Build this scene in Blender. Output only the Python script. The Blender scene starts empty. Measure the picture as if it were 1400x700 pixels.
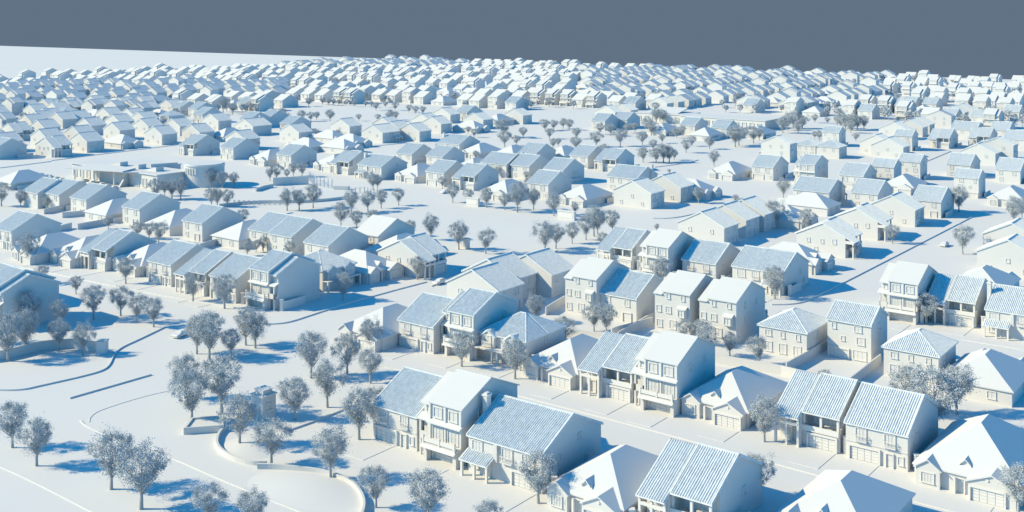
import bpy, math, random
from mathutils import Vector
random.seed(7)
sc = bpy.context.scene
COL = sc.collection
R = math.radians

# ------------------------------------------------------------------ camera geometry of the place
H = 76.0                  # camera height above the ground, metres
FPX, HV = 1517.0, 19.0    # focal length and horizon line in pixels of the 1400x700 photograph
AX = Vector((0.797, -0.604, 0)).normalized()    # along the rows of houses
BX = Vector((0.604, 0.797, 0)).normalized()     # across the rows
YAW = math.atan2(AX.y, AX.x)
def G(u, v, z=0.0):
    d = (H - z) * FPX / (v - HV)
    return Vector(((u - 700.0) * d / FPX, d, 0))
def UV(p, z=0.0):
    return 700 + FPX * p[0] / p[1], HV + (H - z) * FPX / p[1]

# ------------------------------------------------------------------ materials
def clay(name, col, rough=0.85, var=0.03, scale=0.6, bump=0.0, bscale=4.0):
    m = bpy.data.materials.new(name); m.use_nodes = True
    nt = m.node_tree; b = nt.nodes['Principled BSDF']
    b.inputs['Roughness'].default_value = rough
    b.inputs['Specular IOR Level'].default_value = 0.15
    tc = nt.nodes.new('ShaderNodeTexCoord')
    n = nt.nodes.new('ShaderNodeTexNoise'); n.inputs['Scale'].default_value = scale
    n.inputs['Detail'].default_value = 5
    nt.links.new(tc.outputs['Object'], n.inputs['Vector'])
    r = nt.nodes.new('ShaderNodeValToRGB')
    r.color_ramp.elements[0].position = 0.3; r.color_ramp.elements[1].position = 0.7
    r.color_ramp.elements[0].color = [c * (1 - var) for c in col] + [1]
    r.color_ramp.elements[1].color = [min(1, c * (1 + var)) for c in col] + [1]
    nt.links.new(n.outputs['Fac'], r.inputs['Fac'])
    nt.links.new(r.outputs['Color'], b.inputs['Base Color'])
    if bump:
        n2 = nt.nodes.new('ShaderNodeTexNoise'); n2.inputs['Scale'].default_value = bscale
        n2.inputs['Detail'].default_value = 6
        nt.links.new(tc.outputs['Object'], n2.inputs['Vector'])
        bp = nt.nodes.new('ShaderNodeBump'); bp.inputs['Strength'].default_value = bump
        bp.inputs['Distance'].default_value = 0.05
        nt.links.new(n2.outputs['Fac'], bp.inputs['Height'])
        nt.links.new(bp.outputs['Normal'], b.inputs['Normal'])
    return m
M = {
 'ground': clay('ground_plaster', (.63, .63, .63), .9, .012, .02),
 'wall':   clay('wall_plaster', (.59, .59, .588), .85, .015, .5, .15, 3),
 'roof':   clay('roof_smooth', (.605, .615, .625), .8, .012, .3),
 'tile':   clay('roof_tile', (.655, .69, .71), .8, .10, 1.3),
 'trim':   clay('trim_plaster', (.65, .645, .635), .8, .01, 1),
 'pane':   clay('window_pane', (.58, .585, .59), .5, .01, 1),
 'leaf':   clay('leaf_plaster', (.46, .50, .53), .8, .12, 1.2),
 'bark':   clay('bark_plaster', (.36, .37, .38), .9, .06, 3),
 'car':    clay('car_paint', (.66, .66, .66), .45, .01, 1),
 'tyre':   clay('car_tyre', (.42, .43, .45), .8, .02, 1),
 'kerb':   clay('kerb_plaster', (.64, .64, .64), .85, .01, 1),
}

# ------------------------------------------------------------------ mesh builder
class MB:
    def __init__(s, mat='wall'): s.v = []; s.f = []; s.mat = mat
    def quad(s, *p):
        i = len(s.v); s.v += [tuple(q) for q in p]; s.f.append(tuple(range(i, i + len(p)))); return s
    def box(s, x0, x1, y0, y1, z0, z1):
        i = len(s.v)
        s.v += [(x0,y0,z0),(x1,y0,z0),(x1,y1,z0),(x0,y1,z0),(x0,y0,z1),(x1,y0,z1),(x1,y1,z1),(x0,y1,z1)]
        s.f += [(i+3,i+2,i+1,i),(i+4,i+5,i+6,i+7),(i,i+1,i+5,i+4),(i+1,i+2,i+6,i+5),(i+2,i+3,i+7,i+6),(i+3,i,i+4,i+7)]
        return s
    def prism(s, top, dn):                # polygon (list of 3d) extruded by vector dn
        n = len(top); i = len(s.v)
        s.v += [tuple(p) for p in top] + [(p[0]+dn[0], p[1]+dn[1], p[2]+dn[2]) for p in top]
        s.f.append(tuple(range(i, i+n))); s.f.append(tuple(range(i+2*n-1, i+n-1, -1)))
        for k in range(n):
            k2 = (k+1) % n; s.f.append((i+k2, i+k, i+n+k, i+n+k2))
        return s
    def tube(s, p0, p1, r0, r1=None, n=8, cap=True):
        r1 = r0 if r1 is None else r1
        p0, p1 = Vector(p0), Vector(p1); d = (p1-p0).normalized()
        a = d.orthogonal().normalized(); b = d.cross(a); i = len(s.v)
        for p, r in ((p0, r0), (p1, r1)):
            for k in range(n):
                t = 2*math.pi*k/n; s.v.append(tuple(p + a*math.cos(t)*r + b*math.sin(t)*r))
        for k in range(n):
            k2 = (k+1) % n; s.f.append((i+k, i+k2, i+n+k2, i+n+k))
        if cap: s.f.append(tuple(range(i+n-1, i-1, -1))); s.f.append(tuple(range(i+n, i+2*n)))
        return s
    def mesh(s, name):
        me = bpy.data.meshes.new(name); me.from_pydata(s.v, [], s.f); me.materials.append(M[s.mat])
        me.validate(); me.update()
        bmf(me); return me
def bmf(me):
    import bmesh
    b = bmesh.new(); b.from_mesh(me); bmesh.ops.recalc_face_normals(b, faces=b.faces); b.to_mesh(me); b.free()

def plane_ribs(mb, poly, eave, pitch=.40, r=.125):
    """half-round tile ribs running up the slope polygon (3d points); eave = unit vector along the eave"""
    P = [Vector(p) for p in poly]; e = Vector(eave).normalized()
    n = (P[1]-P[0]).cross(P[2]-P[0]).normalized()
    if n.z < 0: n = -n
    t = n.cross(e).normalized()
    if t.z < 0: t = -t
    o = P[0]; S = [((p-o).dot(e), (p-o).dot(t)) for p in P]
    s0, s1 = min(q[0] for q in S), max(q[0] for q in S)
    k = int((s1-s0)/pitch); off = ((s1-s0)-k*pitch)/2 + pitch/2
    for j in range(k):
        x = s0 + off + j*pitch; ts = []
        for a, b in zip(S, S[1:]+S[:1]):
            if (a[0]-x)*(b[0]-x) < 0:
                ts.append(a[1] + (b[1]-a[1])*(x-a[0])/(b[0]-a[0]))
        if len(ts) < 2 or max(ts)-min(ts) < .4: continue
        i = len(mb.v); rr = r*random.uniform(.88, 1.06)
        for tt in (min(ts), max(ts)):
            for a in (180, 130, 90, 50, 0):
                mb.v.append(tuple(o + e*(x + rr*math.cos(R(a))) + t*tt + n*(rr*1.4*math.sin(R(a)))))
        for q in range(4): mb.f.append((i+q, i+q+1, i+6+q, i+5+q))
        mb.f.append((i, i+1, i+2, i+3, i+4))

def slope(mb, poly, tile, eave=(1,0,0), th=.22):
    mb.prism(poly, (0,0,-th))
    if tile:
        plane_ribs(mb, poly, eave)

def gable(mb, x0, x1, yf, yb, yr, zf, zb, zr, tile, ov=.4, sides=True):
    """ridge along x at y=yr, eaves at yf, yb"""
    X0, X1 = x0-.25, x1+.25
    kf = (zr-zf)/(yr-yf); kb = (zr-zb)/(yb-yr)
    f = [(X0, yf-ov, zf-kf*ov), (X1, yf-ov, zf-kf*ov), (X1, yr, zr), (X0, yr, zr)]
    b = [(X1, yb+ov, zb-kb*ov), (X0, yb+ov, zb-kb*ov), (X0, yr, zr), (X1, yr, zr)]
    up = (0,0,.22)
    f = [(p[0],p[1],p[2]+.22) for p in f]; b = [(p[0],p[1],p[2]+.22) for p in b]
    slope(mb, f, tile); slope(mb, b, tile)
    mb.box(X0, X1, yr-.16, yr+.16, zr+.1, zr+(.42 if tile else .26))
    if tile:       # verge tiles
        for X in (X0+.02, X1-.22):
            for pl in (f, b):
                e0, r0 = pl[0], pl[3]
                mb.prism([(X, e0[1], e0[2]+.24), (X+.2, e0[1], e0[2]+.24), (X+.2, yr, zr+.46), (X, yr, zr+.46)], (0,0,-.2))
def gbody(mb, x0, x1, yf, yb, yr, zf, zb, zr, z0=0):
    p = [(x0,yf,z0),(x0,yf,zf),(x0,yr,zr),(x0,yb,zb),(x0,yb,z0)]
    mb.prism(p, (x1-x0,0,0))
def gable_y(mb, x0, x1, y0, y1, ze, zr, tile, ov=.35):
    """ridge along y; y0 = front"""
    xm = (x0+x1)/2; k = (zr-ze)/(xm-x0); zo = ze-k*ov+.2
    slope(mb, [(x0-ov,y0-.3,zo),(x0-ov,y1,zo),(xm,y1,zr+.2),(xm,y0-.3,zr+.2)], tile, (0,1,0))
    slope(mb, [(x1+ov,y1,zo),(x1+ov,y0-.3,zo),(xm,y0-.3,zr+.2),(xm,y1,zr+.2)], tile, (0,1,0))
def gbody_y(mb, x0, x1, y0, y1, ze, zr, z0=0):
    xm = (x0+x1)/2
    mb.prism([(x0,y0,z0),(x1,y0,z0),(x1,y0,ze),(xm,y0,zr),(x0,y0,ze)], (0,y1-y0,0))
def hip(mb, x0, x1, y0, y1, ze, zr, ra, rb, axis, tile, ov=.4):
    """hip roof. axis 'y': ridge from (xm,ra) to (xm,rb)"""
    X0,X1,Y0,Y1 = x0-ov,x1+ov,y0-ov,y1+ov; z = ze+.1; zr = zr+.1
    if axis == 'y':
        xm = (x0+x1)/2; a = (xm,ra,zr); b = (xm,rb,zr)
        fs = [([(X0,Y0,z),(X1,Y0,z),a],(1,0,0)), ([(X1,Y0,z),(X1,Y1,z),b,a],(0,1,0)),
              ([(X1,Y1,z),(X0,Y1,z),b],(1,0,0)), ([(X0,Y1,z),(X0,Y0,z),a,b],(0,1,0))]
    else:
        ym = (y0+y1)/2; a = (ra,ym,zr); b = (rb,ym,zr)
        fs = [([(X0,Y0,z),(X1,Y0,z),b,a],(1,0,0)), ([(X1,Y0,z),(X1,Y1,z),b],(0,1,0)),
              ([(X1,Y1,z),(X0,Y1,z),a,b],(1,0,0)), ([(X0,Y1,z),(X0,Y0,z),a],(0,1,0))]
    i = len(mb.v)
    mb.prism([(X0,Y0,z),(X1,Y0,z),(X1,Y1,z),(X0,Y1,z)], (0,0,-.22))
    for p, e in fs:
        mb.quad(*p)
        if tile: plane_ribs(mb, p, e)
    if tile:
        for p in ((X0,Y0,z),(X1,Y0,z)): mb.tube(p, a if axis=='y' or p[0]==X0 else b, .16, n=6)
        for p in ((X0,Y1,z),(X1,Y1,z)): mb.tube(p, b if axis=='y' or p[0]==X1 else a, .16, n=6)
        mb.tube(a, b, .18, n=6)

# wall-relative boxes: f = front (-y), b = back, l = left (-x), r = right (+x)
def wb(mb, wall, pl, s0, s1, z0, z1, o0, o1):
    if wall == 'f': mb.box(s0,s1,pl-o1,pl-o0,z0,z1)
    elif wall == 'b': mb.box(s0,s1,pl+o0,pl+o1,z0,z1)
    elif wall == 'r': mb.box(pl+o0,pl+o1,s0,s1,z0,z1)
    else: mb.box(pl-o1,pl-o0,s0,s1,z0,z1)
def window(wall, pl, s, z, w=1.3, h=1.5, mull=1, deep=.16):
    f = MB('trim'); a, b = s-w/2, s+w/2
    wb(f,wall,pl,a-.12,a,z,z+h,-.05,deep); wb(f,wall,pl,b,b+.12,z,z+h,-.05,deep)
    wb(f,wall,pl,a-.12,b+.12,z+h,z+h+.14,-.05,deep+.03); wb(f,wall,pl,a-.18,b+.18,z-.14,z,-.05,deep+.1)
    for k in range(mull):
        x = a + w*(k+1)/(mull+1); wb(f,wall,pl,x-.03,x+.03,z,z+h,0.03,.08)
    if h > 1.2: wb(f,wall,pl,a,b,z+h*.5-.025,z+h*.5+.025,.03,.075)
    p = MB('pane'); wb(p,wall,pl,a,b,z,z+h,-.02,.03)
    return ('window', f, [('pane', p)])
def garage(wall, pl, s, w=4.9, h=2.3):
    f = MB('trim'); a, b = s-w/2, s+w/2
    wb(f,wall,pl,a-.3,a,0,h+.3,-.05,.35); wb(f,wall,pl,b,b+.3,0,h+.3,-.05,.35); wb(f,wall,pl,a,b,h,h+.3,-.05,.35)
    for k in range(4):
        for j in range(4):
            x0 = a+.1+(w-.2)/4*j; z0 = .12+k*(h-.16)/4
            wb(f,wall,pl,x0+.05,x0+(w-.2)/4-.05,z0,z0+(h-.16)/4-.1,0,.07)
    return ('garage_door', f, [])
def door(wall, pl, s, w=1.1, h=2.3, arch=True):
    f = MB('trim'); a, b = s-w/2, s+w/2
    wb(f,wall,pl,a-.15,a,0,h,-.05,.3); wb(f,wall,pl,b,b+.15,0,h,-.05,.3)
    wb(f,wall,pl,a-.15,b+.15,h,h+.18,-.05,.32)
    p = MB('pane'); wb(p,wall,pl,a,b,0,h,-.02,.04); wb(p,wall,pl,a+.15,b-.15,.25,h*.45,.04,.07); wb(p,wall,pl,a+.15,b-.15,h*.52,h-.2,.04,.07)
    k = MB('trim'); wb(k,wall,pl,b-.2,b-.12,1.0,1.1,.04,.12)
    return ('door', p, [('door_frame', f), ('handle', k)])
def juliet(wall, pl, s, z, w=2.2):
    f = MB('trim'); n = 9
    wb(f,wall,pl,s-w/2,s+w/2,z-.18,z-.04,0,.62)
    wb(f,wall,pl,s-w/2,s+w/2,z+.86,z+.94,.54,.62)
    for k in range(n+1):
        x = s-w/2+.03+(w-.06)*k/n; wb(f,wall,pl,x-.025,x+.025,z-.04,z+.86,.56,.6)
    for x in (s-w/2, s+w/2-.06):
        wb(f,wall,pl,x,x+.06,z+.86,z+.94,0,.56)
    return ('balcony', f, [])
def shutters(wall, pl, s, z, w, h):
    f = MB('trim')
    for q in (-1, 1):
        c = s+q*(w/2+.42); wb(f,wall,pl,c-.25,c+.25,z,z+h,0,.07)
    return ('shutters', f, [])
def chimney(x, y, z0, z1):
    c = MB('wall'); c.box(x-.45,x+.45,y-.6,y+.6,z0,z1)
    d = MB('trim'); d.box(x-.58,x+.58,y-.73,y+.73,z1,z1+.25); d.box(x-.3,x+.3,y-.4,y+.4,z1+.25,z1+.5)
    return ('chimney', c, [('chimney_cap', d)])

# ------------------------------------------------------------------ house models: lists of (part, MB, sub-parts)
def model_A(tile=True, lod=0, w=10.5, D=17, ze=6.0, zr=10.2):
    x0, x1, y0, y1 = -w/2, w/2, -D/2, D/2
    b = MB('wall'); gbody(b, x0,x1,y0,y1,0,ze,ze,zr)
    r = MB('tile' if tile else 'roof'); gable(r, x0,x1,y0,y1,0,ze,ze,zr,tile)
    P = [('wall', b, []), ('roof', r, [])]
    if lod == 2:
        far_openings(b, w, y0, y1, x0, x1, ze)
        return P
    wb(b,'f',y0,x0,x1,2.95,3.12,0,.12)
    P += [window('f',y0,-2.6,3.6,1.7,1.9,2), window('f',y0,2.3,3.6,1.7,1.9,2)]
    P += [garage('f',y0,-2.0), door('f',y0,2.3), window('f',y0,4.1,.9,.8,1.3,0)]
    P += [window('b',y1,3,3.9), window('b',y1,-2.6,3.9), window('b',y1,2.8,1.0,1.3,1.4)]
    P += [window('r',x1,-4,3.8,.9,1.1,0), window('r',x1,4,3.8,.9,1.1,0), window('l',x0,0,3.8,.9,1.1,0), window('l',x0,5,1.2,.9,1.1,0), window('l',x0,-4.6,1.2,.9,1.1,0)]
    if lod == 1: return strip(P)
    P += [juliet('f',y0,-2.6,3.5), juliet('f',y0,2.3,3.5), door('b',y1,-2.6,2.2,2.2)]
    return P
def far_openings(b, w, y0, y1, x0, x1, ze):
    if w > 12 or ze > 7: return
    for wl, pl in (('f',y0),('b',y1)):
        for s in (-w*.25, w*.25): wb(b,wl,pl,s-.9,s+.9,5.1,5.35,0,.5); wb(b,wl,pl,s-.9,s+.9,3.3,3.6,0,.35); wb(b,wl,pl,s-.95,s-.75,3.6,5.1,0,.35)
        wb(b,wl,pl,-w*.42,w*.1,2.4,2.75,0,.5)
def strip(P): return [(n, m, []) for n, m, s in P]

def model_B(tile=False, lod=0, flip=False):
    D = 15.5; y0, y1 = -D/2, D/2; ze, zr = 9.6, 12.9
    mx0, mx1 = -2.4, 4.8; wx0 = -4.6
    b = MB('wall'); gbody(b, mx0,mx1,y0,y1,0,ze,ze,zr)
    gbody(b, wx0,mx0,y0+1.1,y1,0,ze-.75,ze-.75,zr-.85)
    r = MB('tile' if tile else 'roof'); gable(r, mx0,mx1,y0,y1,0,ze,ze,zr,tile)
    gable(r, wx0,mx0-.3,y0+.7,y1,0,ze-.75,ze-.75,zr-.85,tile)
    P = [('wall', b, []), ('roof', r, [])]
    a = MB('roof'); a.prism([(mx0-.1,y0-.9,6.35),(mx1+.2,y0-.9,6.35),(mx1+.2,y0,6.75),(mx0-.1,y0,6.75)],(0,0,-.2))
    if lod == 2:
        c = MB('wall'); c.box(mx0,mx1,y0-1.6,y0,2.9,3.9); b.box(mx0,mx1,y0-1.6,y0-1.5,2.9,3.9)
        P.append(('awning', a, []))
        for s in (-.5, 2.9): P.append(window('f',y0,s,7.1,1.6,1.6,0))
        for s in (-.5, 2.9): P.append(window('f',y0,s,3.6,1.9,2.2,0))
        return strip(P)
    P.append(('awning', a, []))
    # pilasters
    for s in (mx0+.2, 1.2, mx1-.2):
        pl = MB('trim'); wb(pl,'f',y0,s-.18,s+.18,3.1,9.4,0,.25); P.append(('pilaster', pl, []))
    P += [window('f',y0,-.5,7.2,1.7,1.6,1), window('f',y0,2.9,7.2,1.7,1.6,1), window('f',y0,-.5,3.4,2.2,2.4,2), window('f',y0,2.9,3.4,2.2,2.4,2)]
    bal = MB('trim'); bal.box(mx0-.2,mx1,y0-1.9,y0-.001,2.75,3.05)
    for s in (mx0, 1.2, mx1-.3): bal.box(s-.18,s+.18,y0-1.85,y0-1.5,3.05,4.35)
    bal.box(mx0,mx1,y0-1.78,y0-1.62,3.3,4.05)
    bal.prism([(mx0-.3,y0-2.3,2.55),(mx1+.1,y0-2.3,2.55),(mx1+.1,y0-1.5,2.95),(mx0-.3,y0-1.5,2.95)],(0,0,-.15))
    P.append(('balcony', bal, []))
    for q in (mx0, mx1-.7): P.append(('porch_pier', MB('wall').box(q,q+.698,y0-1.6,y0-.002,0,2.75), []))
    P.append(garage('f',y0,1.2,5.0))
    wy = y0+1.1
    s1 = MB('roof'); s1.prism([(wx0-.5,wy-1.5,6.3),(mx0,wy-1.5,6.3),(mx0,wy,7.0),(wx0-.5,wy,7.0)],(0,0,-.2))
    P.append(('side_roof', s1, []))
    st = MB('wall'); st.box(wx0,wx0+.35,wy-1.3,wy-.95,0,6.2); st.box(mx0-.36,mx0-.01,wy-1.3,wy-.95,0,6.2); st.box(wx0,mx0-.01,wy-1.3,wy-.001,2.9,3.3); st.box(wx0,mx0-.01,wy-1.3,wy-1.15,3.3,4.2)
    P.append(('side_porch', st, [])); P.append(door('f',wy,-3.5)); P.append(window('f',wy,-3.5,7.2,.8,1.4,0))
    P += [window('b',y1,-.9,8.0,.8,1.1,0), window('b',y1,3,8.0,.8,1.1,0), window('b',y1,-.9,4.6,1.3,1.4), window('b',y1,-3.5,4.6,1.1,1.4,0), window('b',y1,.3,1.0,1.6,1.9), window('b',y1,-3.3,1.0,1.3,1.6)]
    bay = MB('wall'); bay.box(1.9,4.1,y1,y1+.9,4.0,6.2)
    br = MB('roof'); br.prism([(1.75,y1+1.15,6.2),(4.25,y1+1.15,6.2),(4.25,y1,6.75),(1.75,y1,6.75)],(0,0,-.15))
    P.append(('bay', bay, [('bay_roof', br), window('b',y1+.9,3,4.35,1.5,1.5,1)[0:2]]))
    P += [window('r',mx1,-3,7.2,.8,1.2,0), window('r',mx1,3,4.2,.8,1.2,0), window('r',mx1,3,7.4,.8,1.2,0)]
    return P if lod == 0 else strip(P)

def model_C(tile=True, lod=0):
    D = 17; y0, y1 = -D/2, D/2; ze, zr = 6.0, 10.2; k = (zr-ze)/(D/2)
    xs = -1.0; x0, x1 = -5.6, 5.6; fy = y0-1.6; zf = ze-1.6*k
    b = MB('wall')
    # right half: closed body behind the loggia, garage under it
    gbody(b, xs,x1,y0+2.6,y1,0,ze+2.6*k,ze,zr) if False else None
    b.prism([(xs,y0+2.6,0),(xs,y0+2.6,ze+2.6*k-.02),(xs,0,zr),(xs,y1,ze),(xs,y1,0)],(x1-xs,0,0))
    b.box(xs+.001,x1,y0,y0+2.6,0,2.95)
    b.prism([(x0,y0+1.0,0),(x0,y0+1.0,ze+k),(x0,0,zr),(x0,y1,ze),(x0,y1,0)],(xs-x0,0,0))
    b.box(xs-.3,xs,fy+.6,y0+1.0,0,zf+.25)
    r = MB('tile' if tile else 'roof')
    gable(r, xs+.3,x1,y0,y1,0,ze,ze,zr,tile)
    X0, X1 = x0-.25, xs+.02
    f = [(X0,fy-.4,zf-.4*k+.02),(X1,fy-.4,zf-.4*k+.02),(X1,-.2,zr-.08),(X0,-.2,zr-.08)]
    slope(r, f, tile); bk = [(X1,y1+.4,ze-.4*k+.1),(X0,y1+.4,ze-.4*k+.1),(X0,-.2,zr-.08),(X1,-.2,zr-.08)]; slope(r, bk, tile)
    P = [('wall', b, []), ('roof', r, [])]
    if lod == 2: return P
    for s in (xs+.25, 2.3, x1-.25): P.append(('column', MB('trim').box(s-.2,s+.2,y0+.05,y0+.45,2.95,ze-.05), []))
    p = MB('trim'); p.box(xs,x1,y0-.25,y0-.002,2.8,3.75); p.box(x1-.15,x1-.002,y0+.46,y0+2.6,2.95,3.9)
    P.append(('balcony', p, []))
    pc = MB('trim')
    for s in (x0+.2, -3.4, xs-.25): P.append(('porch_post', MB('trim').box(s-.2,s+.2,fy,fy+.4,0,zf-.1), []))
    pc.box(x0,xs,fy+.002,fy+.3,3.6,4.1); pc.box(x0,x0+.3,fy+.4,y0+1.0,4.4,zf+.1)
    P.append(('porch_beam', pc, []))
    P += [garage('f',y0,2.6,4.9), door('f',y0+1.0,-3.9), window('f',y0+1.0,-2.2,3.4,1.3,1.6), window('f',y0+1.0,-2.2,.9,.9,1.4,0), window('f',y0+2.6,.9,3.6,1.5,2.0,1), window('f',y0+2.6,3.9,3.6,1.8,2.0,2)]
    P += [window('b',y1,3,3.9), window('b',y1,-2.6,3.9), window('b',y1,2.8,1.0,1.3,1.4)]
    P += [window('r',x1,2,3.8,.9,1.1,0), window('l',x0,0,3.8,.9,1.1,0), window('l',x0,4.5,3.8,.9,1.1,0), window('l',x0,2,1.2,.9,1.1,0), window('l',x0,-4,4.0,1.1,1.3,0)]
    if lod == 1: return strip(P)
    tb = MB('trim'); tb.tube((3,y0+1.3,3.0),(3,y0+1.3,3.7),.06); tb.tube((3,y0+1.3,3.7),(3,y0+1.3,3.76),.5,n=12)
    P.append(('porch_seat', tb, []))
    return P

def model_D(tile=False, lod=0, w=13.5, D=19, zr=7.2):
    ze = 3.0; x0,x1,y0,y1 = -w/2,w/2,-D/2,D/2
    b = MB('wall'); b.box(x0,x1,y0,y1,0,ze)
    r = MB('tile' if tile else 'roof'); hip(r, x0,x1,y0,y1,ze,zr,y0+w*.533,y1-w*.533,'y',tile)
    P = [('wall', b, []), ('roof', r, [])]
    g = MB('wall'); gbody_y(g, .6,x1-.35,y0-1.6,y0-.002,ze-.05,ze+1.45)
    gr = MB('roof'); gable_y(gr, .6,x1-.35,y0-1.6,y0+3.1,ze-.05,ze+1.45,False)
    P.append(('garage_wing', g, [('gable_roof', gr)]))
    g2 = MB('wall'); gbody_y(g2, x0+.35,x0+4.1,y0-.9,y0-.002,ze+.05,ze+1.35)
    gr2 = MB('roof'); gable_y(gr2, x0+.35,x0+4.1,y0-.9,y0+2.9,ze+.05,ze+1.35,False)
    P.append(('front_bay', g2, [('gable_roof', gr2)]))
    if lod == 2: return P
    P += [garage('f',y0-1.6,3.5,4.9,2.15), window('f',y0-.9,x0+2.2,.8,1.9,1.5,3), door('f',y0,-.9)]
    P += [window('b',y1,-3,1.0,1.5,1.3), window('b',y1,3,1.0,1.5,1.3), window('r',x1,2,1.2,.9,1,0), window('l',x0,0,1.2,.9,1,0)]
    if lod == 1: return strip(P)
    v = MB('trim'); v.tube((3.5,y0-1.75,ze+.65),(3.5,y0-1.58,ze+.65),.22,n=12); P.append(('gable_vent', v, []))
    u = MB('wall'); pl = y0
    dr = MB('wall'); gbody_y(dr, -1.2,.2,y0+1.2,y0+4.6,ze+1.3,ze+2.0,ze+.4)
    drr = MB('roof'); gable_y(drr, -1.2,.2,y0+1.2,y0+4.6,ze+1.3,ze+2.0,False,.2)
    P.append(('dormer', dr, [('dormer_roof', drr)]))
    cp = MB('trim')
    for s in (-1.7,): cp.box(s-.17,s+.17,y0-.85,y0-.5,0,2.6)
    P.append(('porch_post', cp, []))
    return P

def model_E(tile=True, lod=0):
    w, D, ze, zr = 11.2, 12.5, 5.8, 8.9; x0,x1,y0,y1 = -w/2,w/2,-D/2,D/2
    b = MB('wall'); b.box(x0,x1,y0,y1,0,ze)
    r = MB('tile' if tile else 'roof'); hip(r, x0,x1,y0,y1,ze,zr,y0+5.4,y1-5.4,'y',tile)
    P = [('wall', b, []), ('roof', r, [])]
    if lod == 2: return P
    for wl, pl in (('b',y1),('f',y0)):
        P += [window(wl,pl,-3.6,3.9,.8,1.2,0), window(wl,pl,0,3.9,.8,1.2,0), window(wl,pl,3.4,3.9,1.3,1.2,1)]
        P += [window(wl,pl,-3.4,.5,1.6,2.0,1), window(wl,pl,0,.5,1.6,2.0,1), window(wl,pl,3.4,.5,1.6,2.0,1)]
    P += [window('r',x1,-2,3.8,.9,1.1,0), window('r',x1,3,3.8,.9,1.1,0), window('l',x0,0,3.8,.9,1.1,0), window('l',x0,3,1.2,.9,1.1,0)]
    return P if lod == 0 else strip(P)

def model_F(tile=True, lod=0, chim=True):
    P = model_A(tile, 2, 15, 17.3, 6, 10.0); w, D = 15, 17.3; x0,x1,y0,y1 = -w/2,w/2,-D/2,D/2
    b = P[0][1]; r = P[1][1]
    pr = [(x0-.2,y0-2.4,2.75),(-1.8,y0-2.4,2.75),(-1.8,y0,3.85),(x0-.2,y0,3.85)]
    q = MB('tile' if tile else 'roof'); slope(q, pr, tile); P.append(('porch_roof', q, []))
    if chim: P.append(chimney(x0-.46, -3.2, 0, 11.0))
    if lod == 2: return P
    for s in (x0+.2, -4.7, -2.1): P.append(('porch_post', MB('trim').box(s-.2,s+.2,y0-2.2,y0-1.8,0,2.7), []))
    b.box(x0+5.6,x0+6.3,y0-.5,y0-.001,3.0,5.9)
    P += [window('f',y0,-5.6,3.9,2.0,1.5,2), window('f',y0,.6,3.5,2.0,2.0,2), window('f',y0,4.8,3.5,2.2,2.0,2), juliet('f',y0,.6,3.4,2.4)]
    P += [garage('f',y0,4.2), door('f',y0,-3.4), window('f',y0,-6,.9,1.4,1.5)]
    P += [window('b',y1,5,3.9), window('b',y1,1,3.9), window('b',y1,-4,3.9), window('b',y1,4.5,1.0,2,1.4), door('b',y1,-1,2.2,2.2), window('b',y1,-5,1,1.4,1.4)]
    P += [window('r',x1,-4,3.8,.8,1.0,0), window('r',x1,2,5.6,.7,.9,0), window('r',x1,4,1.4,.8,1.0,0), window('l',x0,3,3.8,.9,1.1,0), window('l',x0,5,1.2,.9,1.1,0)]
    return P if lod == 0 else strip(P)

def model_G(tile=True, lod=0):
    w, D, ze, zr = 12.5, 15, 5.6, 9.2; x0,x1,y0,y1 = -w/2,w/2,-D/2,D/2
    b = MB('wall'); b.box(x0,x1,y0,y1,0,ze)
    r = MB('tile' if tile else 'roof'); hip(r, x0,x1,y0,y1,ze,zr,x0+5.5,x1-5.5,'x',tile)
    P = [('wall', b, []), ('roof', r, [])]
    for s in (-3.4, 3.0):
        g = MB('wall'); gbody_y(g, s-1.7,s+1.7,y0-.9,y0-.002,ze-.2,ze+1.0,3.0)
        gr = MB('tile' if tile else 'roof'); gable_y(gr, s-1.7,s+1.7,y0-.9,y0+2.6,ze-.2,ze+1.0,tile)
        sub = [('dormer_roof', gr)]
        P.append(('dormer', g, sub))
        if lod < 2: P.append(window('f',y0-.9,s,3.5,1.7,2.0,1)); P.append(juliet('f',y0-.9,s,3.4,2.6))
    if lod == 2: return P
    c = MB('trim'); c.box(x0,x1,y0-2.3,y0-.003,2.75,2.98)
    for s in (x0+.2, -1.4, 0, x1-.2): P.append(('porch_post', MB('trim').box(s-.2,s+.2,y0-2.2,y0-1.8,0,2.75), []))
    P.append(('porch', c, [])); P.append(garage('f',y0,3.0)); P.append(door('f',y0,-.7)); P.append(window('f',y0,-4,.9,1.8,1.5))
    P += [window('b',y1,-3,3.8), window('b',y1,3,3.8), window('r',x1,0,3.8,.9,1.1,0), window('l',x0,0,3.8,.9,1.1,0)]
    return P if lod == 0 else strip(P)

def model_H(tile=True, lod=0):
    w, D, ze, zr = 9.8, 10.5, 8.2, 11.0; x0,x1,y0,y1 = -w/2,w/2,-D/2,D/2
    P = model_A(tile, 2, w, D, ze, zr)
    if lod == 2: return P
    for wl, pl in (('b',y1),('f',y0)):
        P += [window(wl,pl,3.4,6.4,.8,1.2,0), window(wl,pl,-2,6.4,1.5,1.2,1), window(wl,pl,1.4,4.0,.7,.9,0), window(wl,pl,-2.6,3.7,1.6,1.5,1)]
        P += [garage(wl,pl,2.3,4.2,2.1), window(wl,pl,-2.4,.4,2.8,1.9,2)]
    P += [window('r',x1,2,6.4,.8,1.1,0), window('l',x0,0,6.4,.8,1.1,0)]
    return P if lod == 0 else strip(P)
MODEL = {'A':model_A,'B':model_B,'C':model_C,'D':model_D,'E':model_E,'F':model_F,'G':model_G,'H':model_H,'L':lambda tile=False, lod=0: model_D(tile, lod, 16, 22, 8.8)}
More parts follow.
